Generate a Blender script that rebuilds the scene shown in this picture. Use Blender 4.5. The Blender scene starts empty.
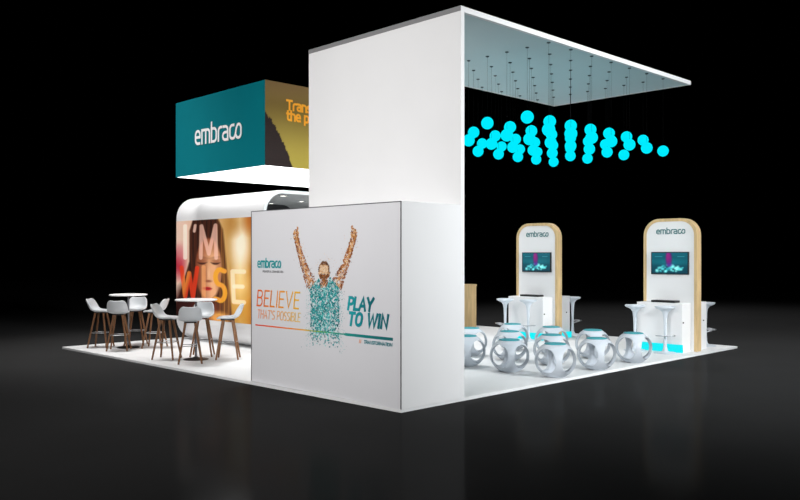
import bpy, bmesh, math, random
from mathutils import Vector, Matrix
random.seed(7)
S = bpy.context.scene
COL = S.collection
PI = math.pi
R = math.radians

# ------------------------------------------------------------------ colours
def lin(c):
    return tuple((x/12.92 if x <= .04045 else ((x+.055)/1.055)**2.4) for x in [v/255. for v in c])

# ------------------------------------------------------------------ materials
def principled(name, rgb, rough=.5, metal=0., spec=.5, coat=0.):
    m = bpy.data.materials.new(name); m.use_nodes = True
    b = m.node_tree.nodes['Principled BSDF']
    b.inputs['Base Color'].default_value = (*lin(rgb), 1)
    b.inputs['Roughness'].default_value = rough
    b.inputs['Metallic'].default_value = metal
    b.inputs['Specular IOR Level'].default_value = spec
    b.inputs['Coat Weight'].default_value = coat
    return m

def noisy(m, scale, amount, detail=4., stretch=(1, 1, 1)):
    """slight procedural tone variation of a plain material"""
    nt = m.node_tree; b = nt.nodes['Principled BSDF']
    base = tuple(b.inputs['Base Color'].default_value)
    tc = nt.nodes.new('ShaderNodeTexCoord'); mp = nt.nodes.new('ShaderNodeMapping')
    mp.inputs['Scale'].default_value = stretch
    nz = nt.nodes.new('ShaderNodeTexNoise'); nz.inputs['Scale'].default_value = scale; nz.inputs['Detail'].default_value = detail
    cr = nt.nodes.new('ShaderNodeValToRGB')
    cr.color_ramp.elements[0].position = .3; cr.color_ramp.elements[1].position = .7
    cr.color_ramp.elements[0].color = tuple(x*(1-amount) for x in base[:3]) + (1,)
    cr.color_ramp.elements[1].color = tuple(min(1, x*(1+amount)) for x in base[:3]) + (1,)
    nt.links.new(tc.outputs['Object'], mp.inputs['Vector']); nt.links.new(mp.outputs['Vector'], nz.inputs['Vector'])
    nt.links.new(nz.outputs['Fac'], cr.inputs['Fac']); nt.links.new(cr.outputs['Color'], b.inputs['Base Color'])
    return m

def emitter(name, rgb, strength):
    m = bpy.data.materials.new(name); m.use_nodes = True
    nt = m.node_tree; nt.nodes.clear()
    e = nt.nodes.new('ShaderNodeEmission'); o = nt.nodes.new('ShaderNodeOutputMaterial')
    e.inputs['Color'].default_value = (*lin(rgb), 1); e.inputs['Strength'].default_value = strength
    nt.links.new(e.outputs[0], o.inputs[0]); return m

def printed(name, rough=.5, glow=0.):
    """ink printed on a surface: colours come from the 'Col' attribute"""
    m = principled(name, (200, 200, 200), rough, spec=.3)
    nt = m.node_tree; b = nt.nodes['Principled BSDF']
    a = nt.nodes.new('ShaderNodeVertexColor'); a.layer_name = 'Col'
    nt.links.new(a.outputs['Color'], b.inputs['Base Color'])
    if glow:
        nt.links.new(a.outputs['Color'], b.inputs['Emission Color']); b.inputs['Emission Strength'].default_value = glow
    return m

def floor_mat():
    m = bpy.data.materials.new('polished_dark_floor'); m.use_nodes = True
    nt = m.node_tree; nt.nodes.clear()
    d = nt.nodes.new('ShaderNodeBsdfDiffuse'); g = nt.nodes.new('ShaderNodeBsdfGlossy')
    mx = nt.nodes.new('ShaderNodeMixShader'); o = nt.nodes.new('ShaderNodeOutputMaterial')
    tc = nt.nodes.new('ShaderNodeTexCoord'); nz = nt.nodes.new('ShaderNodeTexNoise')
    nz.inputs['Scale'].default_value = .8; nz.inputs['Detail'].default_value = 3
    cr = nt.nodes.new('ShaderNodeValToRGB')
    cr.color_ramp.elements[0].color = (.028, .028, .028, 1); cr.color_ramp.elements[1].color = (.034, .034, .0345, 1)
    nt.links.new(tc.outputs['Object'], nz.inputs['Vector']); nt.links.new(nz.outputs['Fac'], cr.inputs['Fac'])
    nt.links.new(cr.outputs['Color'], d.inputs['Color'])
    g.inputs['Roughness'].default_value = .12; g.inputs['Color'].default_value = (1, 1, 1, 1)
    mx.inputs['Fac'].default_value = .011
    nt.links.new(d.outputs[0], mx.inputs[1]); nt.links.new(g.outputs[0], mx.inputs[2]); nt.links.new(mx.outputs[0], o.inputs[0])
    return m

def wood(name, rgb, stretch):
    return noisy(principled(name, rgb, .5, spec=.3), 6., .14, 6., stretch)

M = dict(
    floor=floor_mat(),
    platform=noisy(principled('white_platform_laminate', (229, 230, 231), .55, spec=.25), 2., .015),
    white=noisy(principled('white_painted_board', (232, 232, 233), .6, spec=.25), 1.5, .01),
    panel=noisy(principled('printed_pale_board', (219, 219, 223), .6, spec=.2), 1.2, .012),
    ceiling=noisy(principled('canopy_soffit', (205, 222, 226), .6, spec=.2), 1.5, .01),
    grey=principled('slab_edge_shade_grey', (132, 132, 134), .5),
    dark=principled('black_plastic', (16, 17, 19), .4),
    frame=principled('grey_aluminium_profile', (98, 98, 102), .4, .3),
    teal=noisy(principled('teal_fabric_banner', (0, 119, 131), .7, spec=.15), 3., .015),
    tealink=principled('teal_ink', (18, 108, 112), .5),
    whiteink=principled('white_ink', (255, 255, 255), .6),
    lightbox=emitter('lit_sign_diffuser', (255, 255, 255), 3.2),
    globe=emitter('glowing_cyan_globe', (0, 236, 255), 1.0),
    led=emitter('cyan_led_strip', (30, 240, 250), 1.0),
    cord=principled('black_cord', (6, 6, 7), .9, spec=.1),
    cup=principled('dark_ceiling_cup', (62, 78, 84), .5),
    oak=wood('pale_oak_veneer', (206, 178, 132), (2.2, 2.2, .35)),
    walnut=wood('brown_wood_leg', (114, 78, 50), (6, 6, .6)),
    shell=noisy(principled('white_moulded_plastic', (188, 191, 194), .42), 4., .01),
    gloss=principled('white_gloss_plastic', (202, 210, 218), .35),
    ball=noisy(principled('white_satin_shell', (188, 195, 203), .45), 3., .01),
    cushion=principled('teal_seat_pad', (62, 150, 160), .7, spec=.2),
    chrome=principled('brushed_steel', (190, 192, 196), .3, 1.),
    darkchrome=principled('dark_brushed_steel', (112, 112, 116), .35, .8),
    blacksteel=principled('black_steel', (34, 30, 29), .35, .6),
    tabletop=principled('white_table_laminate', (245, 245, 245), .4),
    tunnel_in=principled('grey_tunnel_lining', (150, 152, 152), .6),
    tunnel_back=principled('charcoal_backdrop', (48, 48, 50), .7),
    tunnel_edge=principled('pale_grey_tunnel_edge', (205, 210, 211), .5),
    lamp=emitter('lit_downlight', (255, 250, 240), 8.),
    ink=printed('printed_ink', .55),
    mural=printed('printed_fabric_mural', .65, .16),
    screen=printed('lit_screen', .3, .55),
)

# ------------------------------------------------------------------ mesh helpers
def link(name, bm, mat, parent=None, smooth=False, angle=35, mods=None):
    me = bpy.data.meshes.new(name)
    bm.normal_update(); bm.to_mesh(me); bm.free()
    me.materials.append(mat)
    if smooth:
        for p in me.polygons: p.use_smooth = True
        try: me.set_sharp_from_angle(angle=R(angle))
        except Exception: pass
    o = bpy.data.objects.new(name, me); COL.objects.link(o)
    if parent: o.parent = parent
    return o

def tag(o, label=None, cat=None, group=None, kind=None):
    if label: o['label'] = label
    if cat: o['category'] = cat
    if group: o['group'] = group
    if kind: o['kind'] = kind
    return o

def thing(name, label, cat, loc=(0, 0, 0), rz=0., group=None):
    o = bpy.data.objects.new(name, None); COL.objects.link(o)
    o.empty_display_size = .2
    o.location = loc; o.rotation_euler = (0, 0, rz)
    return tag(o, label, cat, group)

def copy_tree(o, parent=None):
    c = o.copy(); COL.objects.link(c)
    if parent: c.parent = parent
    for ch in list(o.children): copy_tree(ch, c)
    return c

def box(bm, x0, x1, y0, y1, z0, z1, bev=0.):
    r = bmesh.ops.create_cube(bm, size=1)
    for v in r['verts']:
        v.co = Vector((x0+(v.co.x+.5)*(x1-x0), y0+(v.co.y+.5)*(y1-y0), z0+(v.co.z+.5)*(z1-z0)))
    if bev:
        ed = set(e for v in r['verts'] for e in v.link_edges)
        bmesh.ops.bevel(bm, geom=list(ed), offset=bev, segments=2, affect='EDGES', profile=.6)
    return bm

def B(*a, **k):
    return box(bmesh.new(), *a, **k)

def tube(bm, a, b, r0, r1=None, seg=12):
    a = Vector(a); b = Vector(b); r1 = r0 if r1 is None else r1
    d = (b-a); L = d.length
    q = d.to_track_quat('Z', 'Y').to_matrix().to_4x4()
    m = Matrix.Translation((a+b)/2) @ q
    bmesh.ops.create_cone(bm, cap_ends=True, segments=seg, radius1=r0, radius2=r1, depth=L, matrix=m)
    return bm

def lathe(prof, seg=40, bm=None, c=(0, 0)):
    """surface of revolution of (r, z) points about Z"""
    bm = bm or bmesh.new(); rings = []
    for r, z in prof:
        if r < 1e-5: rings.append([bm.verts.new((c[0], c[1], z))])
        else: rings.append([bm.verts.new((c[0]+r*math.cos(2*PI*k/seg), c[1]+r*math.sin(2*PI*k/seg), z)) for k in range(seg)])
    for A, Bq in zip(rings, rings[1:]):
        for k in range(seg):
            k2 = (k+1) % seg
            if len(A) == 1 and len(Bq) == 1: continue
            if len(A) == 1: bm.faces.new((A[0], Bq[k2], Bq[k]))
            elif len(Bq) == 1: bm.faces.new((A[k], A[k2], Bq[0]))
            else: bm.faces.new((A[k], A[k2], Bq[k2], Bq[k]))
    bmesh.ops.recalc_face_normals(bm, faces=bm.faces[:])
    return bm

def sweep(bm, pts, r, seg=8, closed=False):
    """round bar along a polyline"""
    pts = [Vector(p) for p in pts]; n = len(pts); rings = []
    for i, p in enumerate(pts):
        if closed: t = pts[(i+1) % n]-pts[i-1]
        else: t = pts[min(i+1, n-1)]-pts[max(i-1, 0)]
        q = t.to_track_quat('Z', 'Y').to_matrix()
        rings.append([bm.verts.new(p+q @ Vector((r*math.cos(2*PI*k/seg), r*math.sin(2*PI*k/seg), 0))) for k in range(seg)])
    for i in range(n if closed else n-1):
        A, Bq = rings[i], rings[(i+1) % n]
        for k in range(seg): bm.faces.new((A[k], A[(k+1) % seg], Bq[(k+1) % seg], Bq[k]))
    if not closed: bm.faces.new(rings[0][::-1]); bm.faces.new(rings[-1])
    bmesh.ops.recalc_face_normals(bm, faces=bm.faces[:])
    return bm

def paint(name, origin, U, V, nu, nv, fn, mat, parent):
    """flat printed sheet, its picture held as colours on a fine grid; fn(u, v) -> sRGB 0..255"""
    bm = bmesh.new(); lay = bm.verts.layers.float_color.new('Col')
    o = Vector(origin); U = Vector(U); V = Vector(V); g = []
    for j in range(nv+1):
        row = []
        for i in range(nu+1):
            u, v = i/nu, j/nv
            w = bm.verts.new(o+U*u+V*v)
            w[lay] = (*lin([min(255, max(0, q)) for q in fn(u, v)]), 1); row.append(w)
        g.append(row)
    for j in range(nv):
        for i in range(nu): bm.faces.new((g[j][i], g[j][i+1], g[j+1][i+1], g[j+1][i]))
    return link(name, bm, mat, parent)

# ------------------------------------------------------------------ lettering
def arc(cx, cy, rx, ry, a0, a1, n=9):
    return [(cx+rx*math.cos(R(a0+(a1-a0)*k/n)), cy+ry*math.sin(R(a0+(a1-a0)*k/n))) for k in range(n+1)]

def logo_paths():
    """the rounded lower-case word on the stand: x-height 1; returns strokes and total width"""
    P = []; x = 0.
    def add(p): P.append([(a+x, b) for a, b in p])
    add([(.03, .5), (.66, .5)]+arc(.345, .66, .315, .34, 0, 180)+arc(.345, .32, .315, .32, 180, 270)+[(.62, 0)]); x += .95
    add([(0, 0), (0, 1)]+[(.72, 1)]+arc(.78, .72, .3, .28, 90, 0)+[(1.08, 0)]); add([(.54, .95), (.54, 0)]); x += 1.36
    add([(0, 1.45), (0, 0), (.34, 0)]+arc(.34, .32, .32, .32, -90, 0)+arc(.34, .68, .32, .32, 0, 90)+[(0, 1)]); x += .95
    add([(0, 0), (0, .68)]+arc(.3, .68, .3, .32, 180, 90)+[(.42, 1)]); x += .58
    add([(.06, 1), (.32, 1)]+arc(.34, .7, .32, .3, 90, 0)+[(.66, 0), (.3, 0)]+arc(.3, .28, .29, .28, 270, 90)+[(.64, .56)]); x += .93
    add([(.5, 1), (.34, 1)]+arc(.32, .68, .3, .32, 90, 180)+arc(.32, .32, .3, .32, 180, 270)+[(.46, 0), (.6, .05), (.74, .28), (.86, .72), (1.0, .95), (1.12, 1)]
        + arc(1.16, .68, .3, .32, 90, 0)+arc(1.16, .32, .3, .32, 0, -90)+[(1.08, 0), (.94, .05), (.86, .17)]); x += 1.46
    return P, x

UP = {  # capital height 1
 'A': (.74, [[(0, 0), (.37, 1), (.74, 0)], [(.13, .33), (.61, .33)]]),
 'B': (.6, [[(0, 0), (0, 1), (.34, 1)]+arc(.34, .765, .23, .235, 90, -90, 8)+[(0, .53)], [(.34, .53)]+arc(.34, .265, .26, .265, 90, -90, 8)+[(0, 0)]]),
 'C': (.6, [[(.6, .95)]+arc(.36, .66, .36, .34, 75, 180)+arc(.36, .34, .36, .34, 180, 285)+[(.6, .05)]]),
 'E': (.5, [[(.5, 1), (0, 1), (0, 0), (.5, 0)], [(0, .52), (.44, .52)]]),
 'F': (.5, [[(.5, 1), (0, 1), (0, 0)], [(0, .5), (.44, .5)]]),
 'G': (.66, [[(.6, .95)]+arc(.36, .66, .36, .34, 75, 180)+arc(.36, .34, .36, .34, 180, 290)+[(.64, .08), (.64, .48), (.4, .48)]]),
 'H': (.62, [[(0, 0), (0, 1)], [(.62, 0), (.62, 1)], [(0, .52), (.62, .52)]]),
 'I': (.02, [[(.01, 0), (.01, 1)]]),
 'L': (.46, [[(0, 1), (0, 0), (.46, 0)]]),
 'M': (.84, [[(0, 0), (.03, 1), (.42, .25), (.81, 1), (.84, 0)]]),
 'N': (.64, [[(0, 0), (0, 1), (.64, 0), (.64, 1)]]),
 'O': (.7, [arc(.35, .64, .35, .36, 0, 180)+arc(.35, .36, .35, .36, 180, 360)+[(.7, .64)]]),
 'P': (.56, [[(0, 0), (0, 1), (.3, 1)]+arc(.3, .72, .26, .28, 90, -90)+[(0, .44)]]),
 'R': (.6, [[(0, 0), (0, 1), (.3, 1)]+arc(.3, .73, .26, .27, 90, -90)+[(0, .46)], [(.3, .46), (.6, 0)]]),
 'S': (.54, [[(.5, .95)]+arc(.27, .755, .25, .245, 60, 270)+arc(.27, .255, .26, .255, 90, -120)+[(.02, .05)]]),
 'T': (.62, [[(0, 1), (.62, 1)], [(.31, 1), (.31, 0)]]),
 'V': (.7, [[(0, 1), (.35, 0), (.7, 1)]]),
 'W': (1.06, [[(0, 1), (.25, 0), (.53, .92), (.81, 0), (1.06, 1)]]),
 'Y': (.68, [[(0, 1), (.34, .46), (.68, 1)], [(.34, .46), (.34, 0)]]),
 "'": (.04, [[(.02, 1), (.02, .74)]]),
 '.': (.04, [[(.02, 0), (.02, .06)]]),
 ' ': (.2, []),
}
XH = .72
LOW = {
 'a': (.46, [[(.04, .72), (.24, .72)]+arc(.24, .5, .22, .22, 90, 0, 6)+[(.46, 0), (.2, 0)]+arc(.2, .2, .2, .2, 270, 90, 8)+[(.46, .4)]]),
 'e': (.5, [[(.02, .36), (.48, .36)]+arc(.25, .48, .23, .24, 0, 180)+arc(.25, .24, .23, .24, 180, 290)+[(.46, .02)]]),
 'f': (.3, [[(.32, 1)]+arc(.28, .84, .18, .16, 90, 180, 6)+[(.1, 0)], [(0, .7), (.3, .7)]]),
 'h': (.48, [[(0, 1), (0, 0)], [(0, .7), (.26, .7)]+arc(.26, .48, .22, .22, 90, 0, 6)+[(.48, 0)]]),
 'n': (.48, [[(0, 0), (0, .7), (.26, .7)]+arc(.26, .48, .22, .22, 90, 0, 6)+[(.48, 0)]]),
 'o': (.5, [arc(.25, .46, .25, .26, 0, 180)+arc(.25, .26, .25, .26, 180, 360)+[(.5, .46)]]),
 'p': (.5, [[(0, -.3), (0, .7), (.25, .7)]+arc(.25, .48, .24, .22, 90, 0, 6)+arc(.25, .22, .24, .22, 0, -90, 6)+[(0, 0)]]),
 'r': (.3, [[(0, 0), (0, .5)]+arc(.22, .48, .22, .22, 180, 90, 6)+[(.32, .7)]]),
 's': (.42, [[(.4, .68)]+arc(.21, .53, .2, .17, 60, 270, 8)+arc(.21, .18, .2, .18, 90, -120, 8)+[(0, .04)]]),
 't': (.32, [[(.1, .95), (.1, .2)]+arc(.26, .18, .16, .18, 180, 270, 6)+[(.32, 0)], [(0, .7), (.32, .7)]]),
 'm': (.8, [[(0, 0), (0, .7), (.5, .7)]+arc(.6, .5, .2, .2, 90, 0, 6)+[(.8, 0)], [(.4, .68), (.4, 0)]]),
}

def word_paths(text, gap=.2):
    P = []; x = 0.
    for ch in text:
        w, st = UP.get(ch) or LOW[ch]
        for s in st: P.append([(a+x, b) for a, b in s])
        x += w+gap
    return P, x-gap

def ribbon(bm, pts, w, place, lay=None, colour=None, rise=0.):
    pts = [p for k, p in enumerate(pts) if k == 0 or (Vector(p)-Vector(pts[k-1])).length > 1e-6]
    n = len(pts); P = [Vector((p[0], p[1])) for p in pts]; rows = []
    for i in range(n):
        d0 = (P[i]-P[i-1]).normalized() if i else None
        d1 = (P[i+1]-P[i]).normalized() if i < n-1 else None
        if d0 is None: m = Vector((-d1.y, d1.x)); k = 1
        elif d1 is None: m = Vector((-d0.y, d0.x)); k = 1
        else:
            n0 = Vector((-d0.y, d0.x)); n1 = Vector((-d1.y, d1.x)); m = (n0+n1)
            if m.length < 1e-4: m = n0; k = 1
            else:
                m.normalize(); k = min(1/max(m.dot(n0), .2), 1.9)
        ends = []
        e = Vector((0, 0))
        if d0 is None: e = -d1*w*.5
        if d1 is None: e = d0*w*.5
        for sgn in (1, -1):
            q = P[i]+e+m*k*w*.5*sgn
            v = bm.verts.new(place(q, rise+i*.00012))
            if lay is not None: v[lay] = (*lin(colour(P[i])), 1)
            ends.append(v)
        rows.append(ends)
    for a, b in zip(rows, rows[1:]): bm.faces.new((a[0], b[0], b[1], a[1]))

def lettering(name, paths, width, origin, right, up, normal, w, h, stroke, parent, mat=None, colour=None, shear=0., label=None):
    """strokes scaled to w x h metres on a surface; right, up, normal are unit vectors"""
    o = Vector(origin); r = Vector(right); u = Vector(up); nn = Vector(normal)
    sx = w/width; bm = bmesh.new()
    lay = bm.verts.layers.float_color.new('Col') if colour else None
    for pk, p in enumerate(paths):
        q = [(a*sx+shear*b*h, b*h) for a, b in p]
        ribbon(bm, q, stroke, lambda t, e: o+r*t.x+u*t.y+nn*(.004+e), lay, (lambda t: colour(min(1, max(0, t.x/w)))) if colour else None, (pk % 5)*.0007)
    for f in bm.faces:
        f.normal_update()
        if f.normal.dot(nn) < 0: f.normal_flip()
    ob = link(name, bm, mat or M['ink'], parent)
    if label: ob['label'] = label
    return ob

def ramp(stops):
    def f(t):
        for (a, c), (b, d) in zip(stops, stops[1:]):
            if t <= b:
                k = (t-a)/(b-a) if b > a else 0; k = min(1, max(0, k))
                return tuple(x+(y-x)*k for x, y in zip(c, d))
        return stops[-1][1]
    return f

PZ = .04          # top of the platform
# ------------------------------------------------------------------ the hall floor and the platform
bm = bmesh.new(); bmesh.ops.create_grid(bm, x_segments=1, y_segments=1, size=60, matrix=Matrix.Translation((5, 5, 0)))
tag(link('floor', bm, M['floor']), 'dark polished hall floor', 'floor', kind='structure')
bm = bmesh.new()
top = [(0, 0), (9.5, .04), (9.5, 9.6), (-.2, 9.42)]
va = [bm.verts.new((x, y, .001)) for x, y in top]; vb = [bm.verts.new((x, y, PZ)) for x, y in top]
bm.faces.new(va[::-1]); bm.faces.new(vb)
for k in range(4): bm.faces.new((va[k], va[(k+1) % 4], vb[(k+1) % 4], vb[k]))
bmesh.ops.bevel(bm, geom=[e for e in bm.edges if e.verts[0].co.z > .03 and e.verts[1].co.z > .03], offset=.003, segments=1, affect='EDGES')
o = link('exhibition_platform', bm, M['platform'])
tag(o, 'low white square platform under the whole exhibition stand', 'platform')

# ------------------------------------------------------------------ block with the big print
W = thing('display_block', 'big white block at the front corner printed with a cheering figure', 'display wall', (0, 0, PZ))
BX, BY, BZ = 1.068, 3.105, 2.46       # local z from the platform
link('block_body', B(.010, BX, .0, BY, 0, BZ), M['white'], W)
link('graphic_panel', B(.004, .0098, .012, BY-.014, .0, BZ-.011), M['panel'], W)
f = bmesh.new()
box(f, 0, .0098, .0, .012, 0, BZ); box(f, 0, .0098, BY-.014, BY, 0, BZ); box(f, 0, .0098, .012, BY-.014, BZ-.011, BZ)
link('panel_frame', f, M['frame'], W)['label'] = 'thin grey metal frame'
N = (-1, 0, 0); RT = (0, -1, 0); U = (0, 0, 1)
def onpanel(Y, Z): return (.004, Y, Z-PZ)
LP, LW = logo_paths()
lettering('logo_lettering', LP, LW, onpanel(2.935, 1.692), RT, U, N, .555,   .083, .0235, W, colour=ramp([(0, (24, 150, 156)), (1, (24, 150, 156))]))
p, w = word_paths('POWER IN. CHANGE ON.')
lettering('tagline_lettering', p, w, onpanel(2.81, 1.618), RT, U, N, .487, .026, .006, W, colour=ramp([(0, (120, 120, 124)), (1, (120, 120, 124))]))
warm = ramp([(0, (232, 104, 48)), (.35, (238, 140, 48)), (1, (240, 190, 60))])
p, w = word_paths('BELIEVE', .26)
lettering('headline_lettering', p, w, onpanel(2.955, 1.139), RT, U, N, .975, .217, .023, W, colour=warm, shear=.13)
p, w = word_paths("THAT'S POSSIBLE", .22)
lettering('headline_lettering', p, w, onpanel(2.945, .962), RT, U, N, 1.0, .117, .014, W, colour=ramp([(0, (240, 152, 110)), (.5, (240, 175, 100)), (1, (238, 205, 120))]), shear=.13)
cool = ramp([(0, (30, 160, 170)), (.5, (14, 132, 144)), (1, (10, 104, 116))])
p, w = word_paths('PLAY', .2)
lettering('headline_lettering', p, w, onpanel(.952, 1.181), RT, U, N, .445, .146, .039, W, colour=cool, shear=.2)
p, w = word_paths('TO WIN', .3)
lettering('headline_lettering', p, w, onpanel(.945, .986), RT, U, N, .695, .148, .041, W, colour=cool, shear=.2)
p, w = word_paths('TRANSFORMATION', .16)
lettering('caption_lettering', p, w, onpanel(.655, .772), RT, U, N, .5, .036, .009, W, colour=ramp([(0, (30, 130, 140)), (1, (20, 120, 130))]), shear=.15)
lettering('caption_mark', [[(0, 0), (.0, 1)], [(.5, 0), (.5, 1)]], 1, onpanel(.74, .772), RT, U, N, .05, .036, .01, W, colour=ramp([(0, (236, 150, 100)), (1, (236, 150, 100))]), shear=.2)
stripe = ramp([(0, (226, 74, 62)), (.22, (236, 110, 50)), (.4, (238, 180, 70)), (.52, (120, 180, 90)), (.6, (40, 160, 130)), (.75, (26, 140, 140)), (1, (14, 104, 110))])
bm = bmesh.new(); lay = bm.verts.layers.float_color.new('Col'); prev = None
for k in range(61):
    t = k/60; hh = .009 if t < .7 else .018
    pair = [bm.verts.new((.0015, 2.999-2.86*t, .857-PZ+s*hh)) for s in (-1, 1)]
    for v in pair: v[lay] = (*lin(stripe(t)), 1)
    if prev: bm.faces.new((prev[1], prev[0], pair[0], pair[1]))
    prev = pair
link('printed_stripe', bm, M['ink'], W)

# the cheering figure: hundreds of little shards of ink
def seg_d(p, a, b):
    ax, ay = a; bx, by = b; px, py = p
    t = ((px-ax)*(bx-ax)+(py-ay)*(by-ay))/max((bx-ax)**2+(by-ay)**2, 1e-9); t = min(1, max(0, t))
    return math.hypot(px-ax-t*(bx-ax), py-ay-t*(by-ay)), t
ARML = [((2.035, 2.11), .048, (1.98, 1.96), .05), ((1.98, 1.96), .05, (1.845, 1.69), .072), ((1.845, 1.69), .074, (1.69, 1.455), .11)]
ARMR = [((.84, 2.10), .048, (.917, 1.92), .052), ((.917, 1.92), .052, (1.05, 1.67), .074), ((1.05, 1.67), .076, (1.185, 1.47), .11)]
def torso_edge(z):  # left and right Y of the shirt at height z
    k = min(1, max(0, (z-1.2)/.33))
    return 1.742-.02*(1-k)+.0*k-max(0, z-1.44)*1.8, 1.128+.0*(1-k)+max(0, z-1.46)*1.8
bm = bmesh.new(); lay = bm.verts.layers.float_color.new('Col')
SKIN = [(104, 54, 24), (152, 88, 42), (198, 130, 72), (216, 162, 106), (236, 198, 150), (128, 70, 32)]
SHIRT = [(10, 92, 100), (16, 128, 134), (28, 160, 164), (70, 190, 190), (120, 214, 210), (20, 145, 150), (196, 232, 228)]
def shard(y, z, s, c, dx):
    a = random.uniform(0, 2*PI); vs = []
    for k in range(3):
        ang = a+k*2*PI/3+random.uniform(-.5, .5); rr = s*random.uniform(.6, 1.25)
        v = bm.verts.new((dx, y+rr*math.cos(ang), z-PZ+rr*math.sin(ang)))
        v[lay] = (*lin(c), 1); vs.append(v)
    fc = bm.faces.new(vs); fc.normal_update()
    if fc.normal.x > 0: fc.normal_flip()
def off(): return .0035-random.random()*.003
for arm in (ARML, ARMR):                                  # forearms, upper arms
    for (a, ra, b, rb) in arm:
        L = math.hypot(a[0]-b[0], a[1]-b[1])
        for _ in range(int(900*L)):
            t = random.random(); r = ra+(rb-ra)*t; s = random.uniform(-1, 1)
            ny, nz = -(b[1]-a[1])/L, (b[0]-a[0])/L
            y = a[0]+(b[0]-a[0])*t+ny*r*s; z = a[1]+(b[1]-a[1])*t+nz*r*s
            c = random.choice(SKIN[:3]+SKIN[5:]) if abs(s) > .5 else random.choice(SKIN[1:5])
            shard(y, z, random.uniform(.010, .02), c, off())
for (hy, hz, sg) in ((2.035, 2.135, 1), (.845, 2.125, -1)):  # fists with a raised thumb
    for _ in range(150):
        a = random.uniform(0, 2*PI); r = math.sqrt(random.random())
        shard(hy+.06*r*math.cos(a), hz+.075*r*math.sin(a), random.uniform(.009, .017), random.choice(SKIN), off())
    for _ in range(26):
        shard(hy-sg*.035+random.uniform(-.014, .014), hz+.07+random.uniform(0, .04), .010, random.choice(SKIN[1:4]), off())
for _ in range(620):                                     # head thrown back
    a = random.uniform(0, 2*PI); r = math.sqrt(random.random())
    y = 1.433+.118*r*math.cos(a); z = 1.655+.128*r*math.sin(a)
    dz = z-1.655; dy = y-1.433
    if dz > .075 or (abs(dy) > .088 and dz > -.02): c = random.choice([(78, 44, 26), (110, 66, 36), (140, 90, 50)])
    elif dz < -.04: c = random.choice([(84, 46, 24), (130, 76, 38), (176, 112, 58)])
    else: c = random.choice([(232, 196, 156), (222, 180, 138), (206, 160, 116), (238, 214, 184)])
    shard(y, z, random.uniform(.010, .018), c, off())
for _ in range(90):                                      # neck
    shard(random.uniform(1.36, 1.505), random.uniform(1.44, 1.54), .016, random.choice(SKIN[:4]), off())
for _ in range(2700):                                    # shirt, breaking up towards the hem
    z = random.uniform(.66, 1.56)
    yl, yr = torso_edge(z); y = random.uniform(yr, yl)
    if z > 1.44 and abs(y-1.433) < (z-1.40)*.75: continue
    if z < .98 and random.random() > ((z-.62)/.38)**1.5: continue
    s = abs((y-(yl+yr)/2)/(yl-yr)*2)
    pool = SHIRT[:3]+SHIRT[5:6] if random.random() < .32+.4*s**2 else SHIRT[1:]
    shard(y, z, random.uniform(.010, .023), random.choice(pool), off())
for _ in range(520):                                     # loose shards round the figure
    k = random.random()
    if k < .55:
        z = random.uniform(.6, 1.45); sg = random.choice((-1, 1)); yl, yr = torso_edge(z)
        y = (yl if sg > 0 else yr)+sg*abs(random.gauss(0, .055)); c = random.choice(SHIRT)
    elif k < .9:
        a, ra, b, rb = random.choice(ARML+ARMR); t = random.random()
        y = a[0]+(b[0]-a[0])*t+random.gauss(0, .085); z = a[1]+(b[1]-a[1])*t+random.gauss(0, .06); c = random.choice(SKIN[1:])
    else:
        y = 1.433+random.gauss(0, .12); z = 1.76+random.gauss(0, .05); c = random.choice(SKIN[2:])
    shard(y, z, random.uniform(.004, .009), c, off())
o = link('printed_figure', bm, M['ink'], W); o['label'] = 'printed figure with both arms raised, in teal shirt shards'

# ------------------------------------------------------------------ tall wall and canopy
T = thing('canopy', 'tall white wall behind the block carrying a flat canopy', 'canopy', (1.07, 0, PZ))
TZ = 5.035-PZ
link('wall_panel', B(0, .062, 0, 3.12, 0, TZ-.062, bev=.003), M['white'], T)
link('shaded_top_edge', B(-.004, .062, .0, 3.12, TZ-.060, TZ), M['grey'], T)['label'] = 'slab edge along the wall top, coloured grey as shade'  # less-lit edge of the canopy slab, its shade put into the grey colour
slab = bmesh.new()
box(slab, .062, 6.33, 0, .055, TZ-.072, TZ, bev=.003)
box(slab, .062, 6.33, 2.92, 2.975, TZ-.072, TZ, bev=.003)
box(slab, 6.275, 6.33, .055, 2.92, TZ-.072, TZ, bev=.003)
box(slab, -.002, .064, -.001, .0, 0, TZ)
link('canopy_rim', slab, M['white'], T)
link('soffit', B(.062, 6.275, .055, 2.92, TZ-.066, TZ-.002), M['ceiling'], T)['label'] = 'pale teal-grey underside'

# glowing globes on cords, alternate rows at two heights
def ordinal(k): return ['first', 'second', 'third', 'fourth', 'fifth', 'sixth', 'seventh', 'eighth'][k]
SOFF = PZ+TZ-.066
globe_meshes = {}
def pendant(x, y, z, label):
    t = thing('pendant_globe', label, 'lamp', (x, y, z), 0, 'cyan globes hanging under the canopy')
    key = round(z, 3)
    if key not in globe_meshes:
        g = bmesh.new(); bmesh.ops.create_uvsphere(g, u_segments=28, v_segments=16, radius=.096)
        a = link('globe', g, M['globe'], t, smooth=True, angle=80)
        b = link('cord', tube(bmesh.new(), (0, 0, .09), (0, 0, SOFF-z-.012), .0014, seg=6), M['cord'], t)
        c = link('ceiling_cup', lathe([(0, SOFF-z), (.028, SOFF-z), (.028, SOFF-z-.010), (.008, SOFF-z-.018), (0, SOFF-z-.018)], 14), M['cup'], t)
        globe_meshes[key] = (a, b, c)
    else:
        for src in globe_meshes[key]:
            q = src.copy(); COL.objects.link(q); q.parent = t
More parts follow.
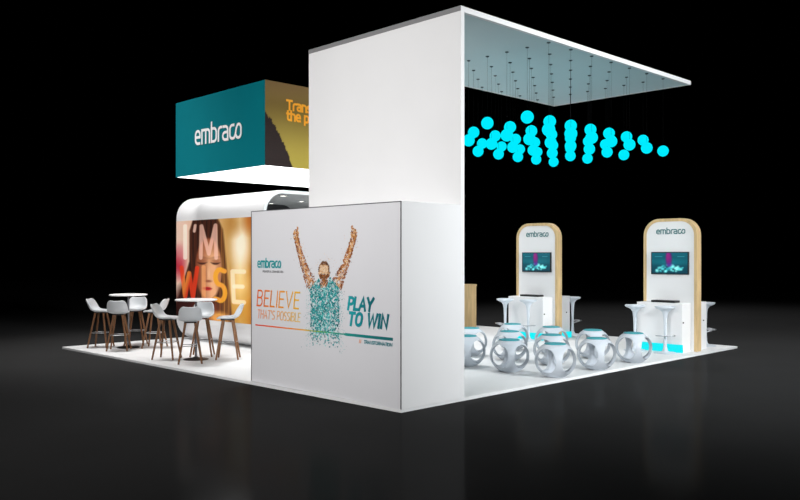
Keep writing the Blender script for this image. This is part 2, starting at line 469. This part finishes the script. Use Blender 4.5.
for j in range(8):
    seen = 0
    first = max(0, j-4)               # the ones nearer the wall are behind it
    n = 7-first
    for i in range(first, 7):
        x = 3.135+.573*i; y = .113+.3835*j
        row = 'row along the canopy front edge' if j == 0 else ('rearmost row' if j == 7 else ordinal(j-1)+' row behind the front one')
        k = 6-i
        pl = 'outermost' if k == 0 else ordinal(k)+' from right'
        pendant(x, y, 3.695 if j % 2 == 0 else 3.925, 'glowing cyan globe, %s in the %s' % (pl, row))

# ------------------------------------------------------------------ hanging sign
H0 = (1.78, 5.30, 3.485)
G = thing('hanging_sign', 'large hanging box sign, teal side and golden side, lit white underneath', 'sign', H0)
SX, SY, SZ = 3.8, 3.19, 1.54
bm = bmesh.new()
for (a, b) in ((0, 0), (SX-.04, 0), (0, SY-.04), (SX-.04, SY-.04)): box(bm, a+.006, a+.034, b+.006, b+.034, .01, SZ)
for z in (.01, SZ-.04):
    box(bm, .006, SX-.006, .006, .034, z, z+.04); box(bm, .006, SX-.006, SY-.034, SY-.006, z, z+.04)
    box(bm, .006, .034, .034, SY-.034, z, z+.04); box(bm, SX-.034, SX-.006, .034, SY-.034, z, z+.04)
link('sign_frame', bm, M['frame'], G)
link('banner', B(0, .006, 0, SY, 0, SZ), M['teal'], G)['label'] = 'teal banner with white lettering'
link('banner', B(SX-.006, SX, 0, SY, 0, SZ), M['teal'], G)
link('banner', B(.006, SX-.006, SY-.006, SY, 0, SZ), M['teal'], G)
link('light_panel', B(.02, SX-.02, .02, SY-.02, .0, .008), M['lightbox'], G)['label'] = 'glowing white underside'
def gold(u, v):
    u = u*3.8/3.0
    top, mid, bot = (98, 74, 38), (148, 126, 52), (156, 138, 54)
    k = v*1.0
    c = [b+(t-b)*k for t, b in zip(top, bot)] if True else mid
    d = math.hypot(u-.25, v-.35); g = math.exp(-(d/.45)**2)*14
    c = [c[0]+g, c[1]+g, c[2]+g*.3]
    edge = ramp([(0, (0, 0, 0)), (1, (0, 0, 0))])
    pts = [(0, .62), (.043, .55), (.075, .47), (.128, .31), (.17, .17), (.195, .05), (.206, 0)]
    h = 0
    for (a, ha), (b, hb) in zip(pts, pts[1:]):
        if a <= u <= b: h = ha+(hb-ha)*(u-a)/(b-a)
    h += .012*math.sin(u*190)+.008*math.sin(u*430)
    if u < .206 and v < h:
        t = random.random(); return (24+12*t, 10+6*t, 7+4*t)
    return c
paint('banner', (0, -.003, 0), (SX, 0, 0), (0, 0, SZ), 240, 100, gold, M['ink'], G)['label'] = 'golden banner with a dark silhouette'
link('banner_backing', B(0, SX, -.002, .004, 0, SZ), M['teal'], G)
lettering('logo_lettering', LP, LW, (0, 7.70-H0[1], 4.10-H0[2]), (0, -1, -.018), U, (-1, 0, 0), 1.64, .252, .054, G, mat=M['whiteink'])
orange = ramp([(0, (244, 166, 44)), (1, (244, 160, 36))])
p, w = word_paths('Transform', .2)
lettering('headline_lettering', p, w, (2.265-H0[0], -.003, 4.553-H0[2]), (1, 0, 0), U, (0, -1, 0), w*.178, .165, .041, G, colour=orange)
p, w = word_paths('the p', .2)
lettering('headline_lettering', p, w, (2.265-H0[0], -.003, 4.36-H0[2]), (1, 0, 0), U, (0, -1, 0), w*.178, .165, .041, G, colour=orange)

# ------------------------------------------------------------------ tunnel with the portrait mural
TX, TY0, TY1, TW, TH, TR = 2.2, 5.95, 9.22, 3.0, 3.085, .46
K = thing('display_tunnel', 'white rounded tunnel with a portrait mural behind the bar tables', 'display wall', (TX, TY0, PZ))
def rrect(x0, x1, z0, z1, r, n=10):
    p = []
    for cx, cz, a in ((x1-r, z1-r, 0), (x0+r, z1-r, 90), (x0+r, z0+r, 180), (x1-r, z0+r, 270)):
        p += [(cx+r*math.cos(R(a+90*k/n)), cz+r*math.sin(R(a+90*k/n))) for k in range(n+1)]
    return p
def ring(bm, A, Bp, y0, y1, which):
    n = len(A)
    a0 = [bm.verts.new((x, y0, z)) for x, z in A]; a1 = [bm.verts.new((x, y1, z)) for x, z in A]
    b0 = [bm.verts.new((x, y0, z)) for x, z in Bp]; b1 = [bm.verts.new((x, y1, z)) for x, z in Bp]
    for k in range(n):
        l = (k+1) % n
        bm.faces.new((a0[k], a0[l], a1[l], a1[k])); bm.faces.new((b0[l], b0[k], b1[k], b1[l]))
        bm.faces.new((a0[l], a0[k], b0[k], b0[l])); bm.faces.new((a1[k], a1[l], b1[l], b1[k]))
    bmesh.ops.recalc_face_normals(bm, faces=bm.faces[:])
LEN = TY1-TY0
ro = rrect(0, TW, 0, TH, TR); rm = rrect(.055, TW-.055, .055, TH-.055, TR-.055); ri = rrect(.065, TW-.065, .065, TH-.065, TR-.065)
bm = bmesh.new(); ring(bm, ro, rm, .01, LEN, 0); link('tunnel_shell', bm, M['white'], K, smooth=True, angle=40)
bm = bmesh.new(); ring(bm, rm, ri, .012, LEN, 0); link('tunnel_lining', bm, M['tunnel_in'], K, smooth=True, angle=40)['label'] = 'grey inner lining'
bm = bmesh.new(); ring(bm, ro, rrect(.062, TW-.062, .062, TH-.062, TR-.062), 0, .0098, 0); link('end_trim', bm, M['tunnel_edge'], K, smooth=True, angle=40)['label'] = 'pale grey edge trim round the open end'
bm = bmesh.new(); pts = rrect(.066, TW-.066, .066, TH-.066, TR-.066)
bm.faces.new([bm.verts.new((x, LEN-.4, z)) for x, z in pts]); link('end_wall', bm, M['tunnel_back'], K)['label'] = 'charcoal wall closing the tunnel'
for (x, y) in ((4.15-TX, 8.43-TY0), (2.95-TX, 6.35-TY0), (4.22-TX, 7.4-TY0)):
    q = link('downlight', lathe([(.07, TH-.066), (.1, TH-.066), (.1, TH-.086), (.07, TH-.080)], 20, c=(x, y)), M['chrome'], K, smooth=True)
    link('lamp_disc', lathe([(0, TH-.078), (.07, TH-.078)], 20, c=(x, y)), M['lamp'], q)
# the portrait, in picture coordinates of the print
IM = [([(70, 66), (70, 214)], 18, (252, 236, 220), .82), ([(115, 66), (111, 92)], 13, (246, 205, 188), .8),
      ([(140, 214), (143, 70), (176, 196), (206, 70), (209, 214)], 17, (248, 196, 176), .78)]
WISE = [([(54, 260), (70, 394), (88, 285), (105, 394), (124, 260)], 19, (226, 58, 26), .88), ([(153, 256), (153, 402)], 19, (252, 176, 110), .6),
        ([(204+a/.54*46, 402-b*137) for a, b in UP['S'][1][0]], 21, (244, 166, 44), .9),
        ([(334, 272), (282, 272), (288, 402), (334, 402)], 19, (253, 236, 200), .75), ([(290, 336), (328, 336)], 18, (253, 240, 208), .75)]
def blob(x, y, cx, cy, rx, ry, soft=.35):
    d = math.sqrt(((x-cx)/rx)**2+((y-cy)/ry)**2)
    return min(1, max(0, (1+soft-d)/(2*soft)))
def mix(a, b, t): return tuple(p+(q-p)*t for p, q in zip(a, b))
def hsh(a, b):
    v = math.sin(a*12.9898+b*78.233)*43758.5453; return v-math.floor(v)
def portrait(u, v):
    Y = TY1-u*LEN; Z = .53+v*2.075
    t = (9.197-Y)/2.834; s = t/(t+(1-t)*1.13); x = 33+332*s; y = 41+(2.61-Z)*216.7
    c = ramp([(0, (238, 208, 190)), (.22, (228, 190, 165)), (.55, (226, 186, 130)), (.72, (205, 160, 92)), (.85, (238, 214, 160)), (.95, (206, 150, 70)), (1, (170, 104, 42))])((x-33)/335)
    c = mix(c, (190, 34, 60), .85*blob(x, y, 42, 240, 26, 60, .6)); c = mix(c, (225, 150, 150), .6*blob(x, y, 50, 190, 24, 40, .6))
    c = mix(c, (252, 242, 222), .9*blob(x, y, 320, 160, 40, 90, .6)); c = mix(c, (196, 140, 70), .7*blob(x, y, 285, 70, 34, 40, .7))
    c = mix(c, (250, 214, 140), .7*blob(x, y, 320, 330, 40, 60, .7)); c = mix(c, (190, 110, 44), .8*blob(x, y, 360, 60, 26, 40, .8)); c = mix(c, (214, 150, 48), .7*blob(x, y, 320, 450, 50, 70, .8))
    # long hair
    strand = .5+.5*math.sin(x*.55+2.2*math.sin(y*.012))*math.sin(x*.23+1.3)
    hair = mix((44, 18, 14), (112, 62, 34), strand*.8)
    hr = mix((84, 46, 22), (176, 124, 66), strand)
    edge_r = 234+y*.11; edge_l = 86+max(0, 90-y)*.3-max(0, y-230)*.28
    if y < 110: edge_r -= max(0, 90-y)*.35
    m = min(1, max(0, (x-edge_l)/6))*min(1, max(0, (edge_r-x)/9))
    c = mix(c, mix(hair, hr, min(1, max(0, (x-200)/45))), m)
    # face, bowed a little, lit from the right
    skin = mix((150, 82, 54), (238, 182, 138), min(1, max(0, (x-118)/70)))
    skin = mix((168, 96, 64), skin, min(1, max(0, (y-130)/80)))
    fc = blob(x, y, 175, 262, 58, 142, .07)
    c = mix(c, skin, fc*min(1, max(0, (y-118+abs(x-176)*.25)/16)))
    c = mix(c, (128, 66, 44), .55*fc*blob(x, y, 122, 300, 16, 90, .7)); c = mix(c, (150, 82, 54), .5*fc*blob(x, y, 226, 300, 14, 90, .7))
    c = mix(c, (120, 60, 38), .85*blob(x, y, 174, 428, 48, 24, .4))
    for ex, sl in ((146, .12), (206, -.12)):
        yy = y-238+(x-ex)**2*.012
        c = mix(c, (58, 26, 20), .92*blob(x, yy, ex, 2, 19, 4.5, .45)); c = mix(c, (150, 88, 60), .6*blob(x, yy, ex, -9, 19, 8, .6))
        c = mix(c, (110, 58, 40), .4*blob(x, y-(x-ex)*sl, ex, 212, 20, 4, .9))
    c = mix(c, (166, 94, 64), .65*blob(x, y, 160, 288, 6, 32, .8)); c = mix(c, (250, 206, 168), .6*blob(x, y, 176, 285, 6, 30, .8)); c = mix(c, (140, 70, 48), .8*blob(x, y, 173, 318, 14, 5, .6))
    c = mix(c, (196, 38, 42), .97*blob(x, y, 168, 352, 20, 8, .3)); c = mix(c, (110, 16, 22), .8*blob(x, y, 168, 351, 18, 1.8, .5))
    # dark clothes low down
    c = mix(c, (58, 20, 16), .9*blob(x, y, 66, 450, 44, 104, .3)); c = mix(c, (150, 62, 28), .6*blob(x, y, 150, 476, 62, 46, .5))
    c = mix(c, (244, 180, 96), .88*blob(x, y, 222, 478, 42, 26, .4))
    c = tuple(255*min(1, q/255)**1.12 for q in c)
    for (pl, wd, ink, al) in IM+WISE:
        d = min(seg_d((x, y), a, b)[0] for a, b in zip(pl, pl[1:]))
        if d < wd/2+1.5: 
            k = min(1, (wd/2+1.5-d)/3)
            ik = ink
            if al > .87 and y > 250: ik = mix(ink, (252, 168, 70), min(1, max(0, (math.sin(x*.075+y*.02-4.)))*.75))
            c = mix(c, ik, al*k)
    return c
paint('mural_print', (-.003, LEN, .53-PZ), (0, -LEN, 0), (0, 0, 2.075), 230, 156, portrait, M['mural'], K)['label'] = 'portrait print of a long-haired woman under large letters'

# ------------------------------------------------------------------ kiosks
def arch_outline(y0, y1, z0, z1, r, n=10):
    p = [(y0, z0), (y0, z1-r)]+[(y0+r-r*math.cos(R(90*k/n)), z1-r+r*math.sin(R(90*k/n))) for k in range(1, n+1)]
    p += [(y1-r+r*math.sin(R(90*k/n)), z1-r+r*math.cos(R(90*k/n))) for k in range(n+1)]
    return p+[(y1, z0)]
def prism(bm, P, x0, x1):
    a = [bm.verts.new((x0, y, z)) for y, z in P]; b = [bm.verts.new((x1, y, z)) for y, z in P]
    n = len(P); bm.faces.new(a); bm.faces.new(b[::-1])
    for k in range(n): bm.faces.new((a[k], b[k], b[(k+1) % n], a[(k+1) % n]))
    bmesh.ops.recalc_face_normals(bm, faces=bm.faces[:]); return bm
PW, PT, KH = 1.10, .175, 2.535
def splash(u, v):
    c = mix((6, 50, 64), (10, 84, 98), v)
    c = mix(c, (14, 110, 122), .6*blob(u, v, .5, .55, .5, .12, .8))
    for k in range(46):
        a = hsh(k, 1); b = hsh(k, 2); rr = .018+.04*hsh(k, 3)
        cx = .12+.76*a; cy = .1+.34*b*(1-abs(cx-.5)*1.1)
        c = mix(c, mix((40, 160, 168), (150, 238, 232), hsh(k, 4)), .75*blob(u, v, cx, cy, rr, rr*1.3, .6))
    c = mix(c, (104, 22, 100), .9*blob(u, v, .48, .72, .085, .36, .35)); c = mix(c, (140, 32, 104), .6*blob(u, v, .46, .85, .05, .2, .5))
    c = mix(c, (70, 40, 130), .7*blob(u, v, .5, .42, .07, .08, .6))
    if .80 < v < .825 and (.08 < u < .3 or .72 < u < .92): c = mix(c, (120, 190, 196), .45)
    return c
def make_kiosk():
    k = thing('product_kiosk', '', 'kiosk', (0, 0, 0), 0, 'arched kiosks with counters')
    A = arch_outline(0, PW, 0, KH, .33); I = arch_outline(.058, PW-.058, 0, KH-.058, .272)
    bm = bmesh.new()
    a0 = [bm.verts.new((0, y, z)) for y, z in A]; a1 = [bm.verts.new((PT, y, z)) for y, z in A]
    i0 = [bm.verts.new((0, y, z)) for y, z in I]; i1 = [bm.verts.new((PT, y, z)) for y, z in I]
    n = len(A)
    for q in range(n-1):
        bm.faces.new((a0[q], a0[q+1], i0[q+1], i0[q])); bm.faces.new((a1[q+1], a1[q], i1[q], i1[q+1]))
        bm.faces.new((a0[q+1], a0[q], a1[q], a1[q+1])); bm.faces.new((i0[q], i0[q+1], i1[q+1], i1[q]))
    for e in (0, n-1): bm.faces.new((a0[e], i0[e], i1[e], a1[e]))
    bmesh.ops.recalc_face_normals(bm, faces=bm.faces[:])
    link('arch_frame', bm, M['oak'], k, smooth=True, angle=30)['label'] = 'pale wood arch frame'
    link('arch_panel', prism(bmesh.new(), arch_outline(.059, PW-.059, .0, KH-.059, .271), .012, PT-.012), M['white'], k)
    lettering('logo_lettering', LP, LW, (.012, .826, 2.243), (0, -1, 0), U, (-1, 0, 0),   .585, .076, .0185, k, mat=M['tealink'])
    s = link('screen', B(-.025, .012, .155, .925, 1.455, 1.89, bev=.004), M['dark'], k)
    paint('display_picture', (-.027, .907, 1.472), (0, -.734, 0), (0, 0, .40), 66, 38, splash, M['screen'], s)
    s = link('screen', B(PT-.012, PT+.025, .155, .925, 1.455, 1.89, bev=.004), M['dark'], k)
    # counter before and behind the arch
    for (x0, x1) in ((-.36, -.001), (PT+.001, .66)):
        c = link('counter', B(x0, x1, .12, 1.045, .0, .92, bev=.004), M['white'], k)
        xm = x0+.045 if x0 < 0 else x1-.14
        for (ya, yb) in ((.12, .108), (1.045, 1.057)):
            link('lock_knob', tube(bmesh.new(), (xm, ya, .56), (xm, yb, .56), .014), M['dark'], c)['label'] = 'small black lock'
    link('plinth_light', B(-.378, -.361, .10, 1.06, .0, .15), M['led'], k)['label'] = 'cyan glowing strip at the foot of the counter'
    return k
KX = 8.0
kr = make_kiosk(); kr.location = (KX, .171, PZ); kl = copy_tree(kr); kl.location = (KX, 3.31, PZ)
kr['label'] = 'arched wooden kiosk nearest the right-hand platform corner'
kl['label'] = 'arched wooden kiosk farther back, left of the other one'
# a glowing strip along the side of the farther kiosk too
link('plinth_light', B(.21, .68, .085, .115, .0, .13), M['led'], kl)['label'] = 'cyan glowing strip at the counter foot'
for kx, ky, lb in ((KX, .171, 'right-hand'), (KX, 3.31, 'left-hand')):
    t = thing('tablet', 'black tablet lying on the counter of the %s arched kiosk' % lb, 'tablet', (kx-.17, ky+.55, PZ+.92), 0, 'tablets on the kiosk counters')
    link('tablet_body', B(-.11, .11, -.24, .24, .001, .042, bev=.006), M['dark'], t)
    link('tablet_glass', B(-.095, .095, -.22, .22, .0422, .044), M['blacksteel'], t)

# ------------------------------------------------------------------ white swivel stools at the kiosks
def make_swivel():
    t = thing('swivel_stool', '', 'stool', (0, 0, 0), 0, 'white swivel stools at the kiosks')
    link('base', lathe([(0, 0), (.205, 0), (.208, .008), (.19, .016), (.09, .026), (.05, .05), (.034, .10), (.03, .2), (0, .2)], 40), M['gloss'], t, smooth=True, angle=50)
    link('column', lathe([(.03, .18), (.027, .34), (.029, .5), (.036, .66), (.05, .745), (.08, .79), (.13, .822), (0, .83)], 32), M['gloss'], t, smooth=True, angle=60)
    link('seat', lathe([(.10, .806), (.15, .826), (.178, .842), (.188, .862), (.184, .876), (.165, .872), (.1, .852), (0, .845)], 44), M['gloss'], t, smooth=True, angle=60)
    b = bmesh.new()
    P = [(.03, 0, .30)]+[(.115+.07*math.cos(R(a)), .175*math.sin(R(a))/1., .335) for a in range(-90, 91, 15)]
    loop = [(.02, -.02, .325), (.05, -.1, .33)]+[(.1+.1*math.cos(R(a)), .17*math.sin(R(a)), .335) for a in range(-80, 81, 16)]+[(.05, .1, .33), (.02, .02, .325)]
    sweep(b, loop, .011, 8)
    tube(b, (.0, 0, .27), (.19, 0, .33), .010)
    link('footrest', b, M['chrome'], t, smooth=True, angle=50)['label'] = 'steel footrest loop'
    return t
sw = make_swivel(); k = 0
for kx, ky, nm in ((KX, .171, 'right-hand'), (KX, 3.31, 'left-hand')):
    for dx, dy, rz, where in ((-.60, .33, PI+.5, 'before the %s kiosk, nearer the platform edge'), (-.60, .95, PI-.5, 'before the %s kiosk, at its left side'), (1.13, .36, -.7, 'behind the %s kiosk')):
        o = sw if k == 0 else copy_tree(sw); k += 1
        o.location = (kx+dx, ky+dy, PZ); o.rotation_euler = (0, 0, rz)
        o['label'] = 'white trumpet-shaped swivel stool '+where % nm

# ------------------------------------------------------------------ plain wooden counter far back
c = thing('reception_counter', 'plain light wood counter far back beside the tall wall', 'counter', (8.35, 6.55, PZ))
link('counter_body', B(.02, .79, .0, 1.9, 0, 1.05, bev=.004), M['oak'], c)
link('counter_top', B(0, .81, -.0, 1.92, 1.05, 1.09, bev=.004), M['oak'], c)

# ------------------------------------------------------------------ round ball stools
def boolean_mesh(base, ops):
    """base minus/with other solids, evaluated to a plain mesh"""
    for kind, o in ops:
        m = base.modifiers.new('cut', 'BOOLEAN'); m.operation = kind; m.object = o; m.solver = 'EXACT'
    bpy.context.view_layer.update()
    me = bpy.data.meshes.new_from_object(base.evaluated_get(bpy.context.evaluated_depsgraph_get()))
    for o in [base]+[q for _, q in ops]:
        old = o.data; bpy.data.objects.remove(o, do_unlink=True); bpy.data.meshes.remove(old)
    return me
def make_ball():
    t = thing('ball_stool', '', 'stool', (0, 0, 0), 0, 'hollow ball stools in front of the kiosks')
    RX, RZ, CZ, HT = .308, .279, .255, .49
    def ell(rx, rz, z0, z1, n=22):
        a0 = math.asin(max(-1, (z0-CZ)/rz)); a1 = math.asin(min(1, (z1-CZ)/rz))
        pr = [(0, z0)]+[(rx*math.cos(a0+(a1-a0)*k/n), CZ+rz*math.sin(a0+(a1-a0)*k/n)) for k in range(n+1)]+[(0, z1)]
        return pr
    base = link('outer', lathe(ell(RX, RZ, 0, HT), 72), M['ball'])
    inner = link('inner', lathe(ell(.266, .24, .03, HT-.028), 72), M['ball'])
    cx = link('cut', tube(bmesh.new(), (-.5, 0, CZ), (.5, 0, CZ), .183, seg=56), M['ball'])
    cy = link('cut', tube(bmesh.new(), (0, -.5, CZ), (0, .5, CZ), .183, seg=56), M['ball'])
    me = boolean_mesh(base, [('DIFFERENCE', inner), ('DIFFERENCE', cx), ('DIFFERENCE', cy)])
    for p in me.polygons: p.use_smooth = True
    me.set_sharp_from_angle(angle=R(32))
    if not me.materials: me.materials.append(M['ball'])
    o = bpy.data.objects.new('shell', me); COL.objects.link(o); o.parent = t; me.name = 'shell'
    link('seat_pad', lathe([(0, HT), (.158, HT), (.164, HT+.004), (.160, HT+.012), (.145, HT+.016), (0, HT+.016)], 48), M['cushion'], t, smooth=True, angle=50)['label'] = 'teal seat pad'
    return t
ball = make_ball(); k = 0
rows = {0: 'front row', 1: 'second row', 2: 'third row', 3: 'back row'}
XS = (3.43, 4.57, 5.82); YS = (.26, 1.06, 1.94, 2.84)
for j in range(4):
    for i in range(3):
        if j == 3 and i == 0: continue
        o = ball if k == 0 else copy_tree(ball); k += 1
        sh = .035 if j == 0 and i < 2 else 0
        o.location = (XS[i]+sh, YS[j]-sh, PZ); o.rotation_euler = (0, 0, .03*math.sin(i*3+j*5))
        where = ('nearest the white block', 'in the middle', 'nearest the kiosks')[i] if j < 3 else ('', 'nearer the white block', 'nearer the kiosks')[i]
        rw = ('row along the platform edge', 'second row in from the platform edge', 'third row in from the platform edge', 'innermost row, farthest from the platform edge')[j]
        o['label'] = 'white hollow ball stool %s, %s' % (where, rw)

# ------------------------------------------------------------------ bar tables and shell bar stools
def make_table():
    t = thing('bar_table', '', 'table', (0, 0, 0), 0, 'round bar tables by the mural')
    link('tabletop', lathe([(0, 1.03), (.35, 1.03), (.362, 1.038), (.362, 1.05), (.35, 1.056), (0, 1.056)], 56), M['tabletop'], t, smooth=True, angle=40)
    link('column', tube(bmesh.new(), (0, 0, .02), (0, 0, 1.03), .022, seg=20), M['darkchrome'], t, smooth=True, angle=50)
    link('base', lathe([(0, 0), (.215, 0), (.218, .008), (.2, .014), (.06, .026), (.032, .05), (0, .05)], 44), M['blacksteel'], t, smooth=True, angle=40)['label'] = 'dark metal disc foot'
    return t
def make_barstool():
    t = thing('bar_stool', '', 'bar stool', (0, 0, 0), 0, 'shell bar stools round the bar tables')
    prof = [(.195, .716, .130, .00), (.182, .733, .165, .012), (.11, .737, .18, .02), (.0, .726, .186, .03), (-.09, .730, .188, .046), (-.152, .756, .187, .066),
            (-.190, .800, .183, .066), (-.212, .852, .178, .052), (-.230, .910, .17, .04), (-.242, .95, .145, .028), (-.246, .964, .105, .02)]
    bm = bmesh.new(); g = []; nw = 10
    for q, (y, z, hw, cup) in enumerate(prof):
        row = []
        back = min(1, max(0, (q-3)/4))
        for a in range(nw+1):
            s = -1+2*a/nw; e = abs(s)**2.2
            row.append(bm.verts.new((hw*s, y+cup*e*back*1.3, z+cup*e*(1-.75*back))))
        g.append(row)
    for q in range(len(g)-1):
        for a in range(nw): bm.faces.new((g[q][a], g[q+1][a], g[q+1][a+1], g[q][a+1]))
    bmesh.ops.recalc_face_normals(bm, faces=bm.faces[:])
    if sum((f.normal.z for f in bm.faces)) < 0: bmesh.ops.reverse_faces(bm, faces=bm.faces[:])
    sh = link('seat_shell', bm, M['shell'], t, smooth=True, angle=80)
    so = sh.modifiers.new('thick', 'SOLIDIFY'); so.thickness = .032; so.offset = -1
    sb = sh.modifiers.new('round', 'SUBSURF'); sb.levels = 1; sb.render_levels = 2
    b = bmesh.new(); box(b, -.10, .10, -.11, .12, .684, .707, bev=.006); link('seat_mount', b, M['blacksteel'], t)
    for sx in (-1, 1):
        for sy in (-1, 1):
            link('leg', tube(bmesh.new(), (sx*.19, sy*.19, .004), (sx*.078, sy*.08, .696), .0155, .022, seg=12), M['walnut'], t, smooth=True, angle=50)
    b = bmesh.new(); q = .149; z = .30
    c = [(sx*q, sy*(q-.002)) for sx, sy in ((-1, -1), (1, -1), (1, 1), (-1, 1))]
    P = []
    for k in range(4):
        x0, y0 = c[k]; x1, y1 = c[(k+1) % 4]
        for s in (.06, .35, .65, .94): P.append((x0+(x1-x0)*s, y0+(y1-y0)*s, z))
    sweep(b, P, .0075, 8, closed=True); link('footrest', b, M['chrome'], t, smooth=True, angle=50)['label'] = 'steel footrest ring'
    return t
def world(lat, dep): return (.7136*lat+.7006*dep, -.7004*lat+.7137*dep)   # metres to the right / away from the viewer
tb = make_table(); st = make_barstool(); k = 0
sets = [((.689, 8.391), 'bar table nearest the left platform corner', [(-.55, .02), (-.02, -.48), (.0, .46), (.53, -.02)]),
        ((.693, 5.825), 'bar table next to the printed block', [(-.53, .06), (.03, -.5), (.0, .46), (.55, .06)])]
for n, ((x, y), nm, offs) in enumerate(sets):
    o = tb if n == 0 else copy_tree(tb); o.location = (x, y, PZ)
    o['label'] = ('round white bar table nearest the left platform corner', 'round white bar table in front of the portrait mural')[n]
    sides = ('left side', 'back to the viewer', 'facing the viewer', 'right side')
    for (la, de), sd, tw in zip(offs, sides, (0, .18, .1, 0)):
        q = st if k == 0 else copy_tree(st); k += 1
        dx, dy = world(la, de)
        q.location = (x+dx, y+dy, PZ); q.rotation_euler = (0, 0, math.atan2(-dy, -dx)-PI/2+tw)
        q['label'] = 'white shell bar stool at the %s, %s' % (('far left bar table', 'bar table by the mural')[n], sd)

# ------------------------------------------------------------------ light
w = bpy.data.worlds.new('dark_hall'); S.world = w; w.use_nodes = True
w.node_tree.nodes['Background'].inputs['Color'].default_value = (0, 0, 0, 1)
w.node_tree.nodes['Background'].inputs['Strength'].default_value = 0
def area(name, loc, target, size, watts, colour=(1, 1, 1), spread=120):
    l = bpy.data.lights.new(name, 'AREA'); l.shape = 'SQUARE'; l.size = size; l.energy = watts; l.color = colour; l.spread = R(spread)
    o = bpy.data.objects.new(name, l); COL.objects.link(o); o.location = loc
    o.rotation_euler = (Vector(target)-Vector(loc)).to_track_quat('-Z', 'Y').to_euler(); return o
def spot(name, loc, watts, angle, target=None, soft=.04, blend=.6, colour=(1, 1, 1)):
    l = bpy.data.lights.new(name, 'SPOT'); l.energy = watts; l.spot_size = R(angle); l.spot_blend = blend; l.shadow_soft_size = soft; l.color = colour
    o = bpy.data.objects.new(name, l); COL.objects.link(o); o.location = loc
    if target: o.rotation_euler = (Vector(target)-Vector(loc)).to_track_quat('-Z', 'Y').to_euler()
    return o
area('hall_light_overhead', (5.2, 6.0, 9.4), (5.2, 6.0, 0), 5, 335, (1, 1, 1), 120)
area('added_light_left', (-12, -3.0, 5.2), (.8, 2.8, 3.4), 4, 285, (1, .985, .97), 66)  # unseen lamp added to light the tower and the printed face
area('added_light_right', (4.6, -17.0, 6.5), (4.4, 1.5, 2.3), 4.5, 305, (.95, .985, 1), 46)  # unseen lamp added for the faces along the right-hand platform edge
area('added_light_front', (-2.0, -9.0, 5.5), (7.5, 2.5, 1.2), 3, 58, (.96, .99, 1), 50)  # unseen lamp added to brighten the kiosks behind the tall wall
spot('added_spot_left', (-.2, 8.6, 9), 3000, 62, (.5, 8.3, 0), 1.2, 1, (1, .985, .97))  # unseen spot added to lift the platform round the bar tables
spot('added_spot_right', (10.2, -4.0, 9), 2300, 100, (9.6, -4.6, 0), .6, 1, (.97, .99, 1))  # unseen spot added to lift the floor right of the platform
spot('added_spot_back', (16, 6, 12), 2600, 110, (15, 3, 0), .6, 1)  # unseen spot added to keep the floor behind the stand from going black
for (x, y) in ((4.15, 8.43), (2.95, 6.35), (4.22, 7.4)):
    spot('downlight_beam', (x, y, PZ+TH-.09), 260, 150)

# ------------------------------------------------------------------ camera
cam = bpy.data.cameras.new('camera'); co = bpy.data.objects.new('camera', cam); COL.objects.link(co)
cam.sensor_width = 36; cam.lens = 36*809/800; cam.shift_y = 6/800; cam.clip_end = 300
co.location = (-6.687, -6.795, 1.85)
co.rotation_euler = (PI/2, 0, -R(90-45.526)+0)
d = Vector((.7006, .7137, 0)); co.rotation_euler = d.to_track_quat('-Z', 'Y').to_euler()
S.camera = co
S.view_settings.view_transform = 'Standard'; S.view_settings.look = 'None'; S.view_settings.gamma = 1
S.view_settings.use_curve_mapping = False; S.view_settings.exposure = 0
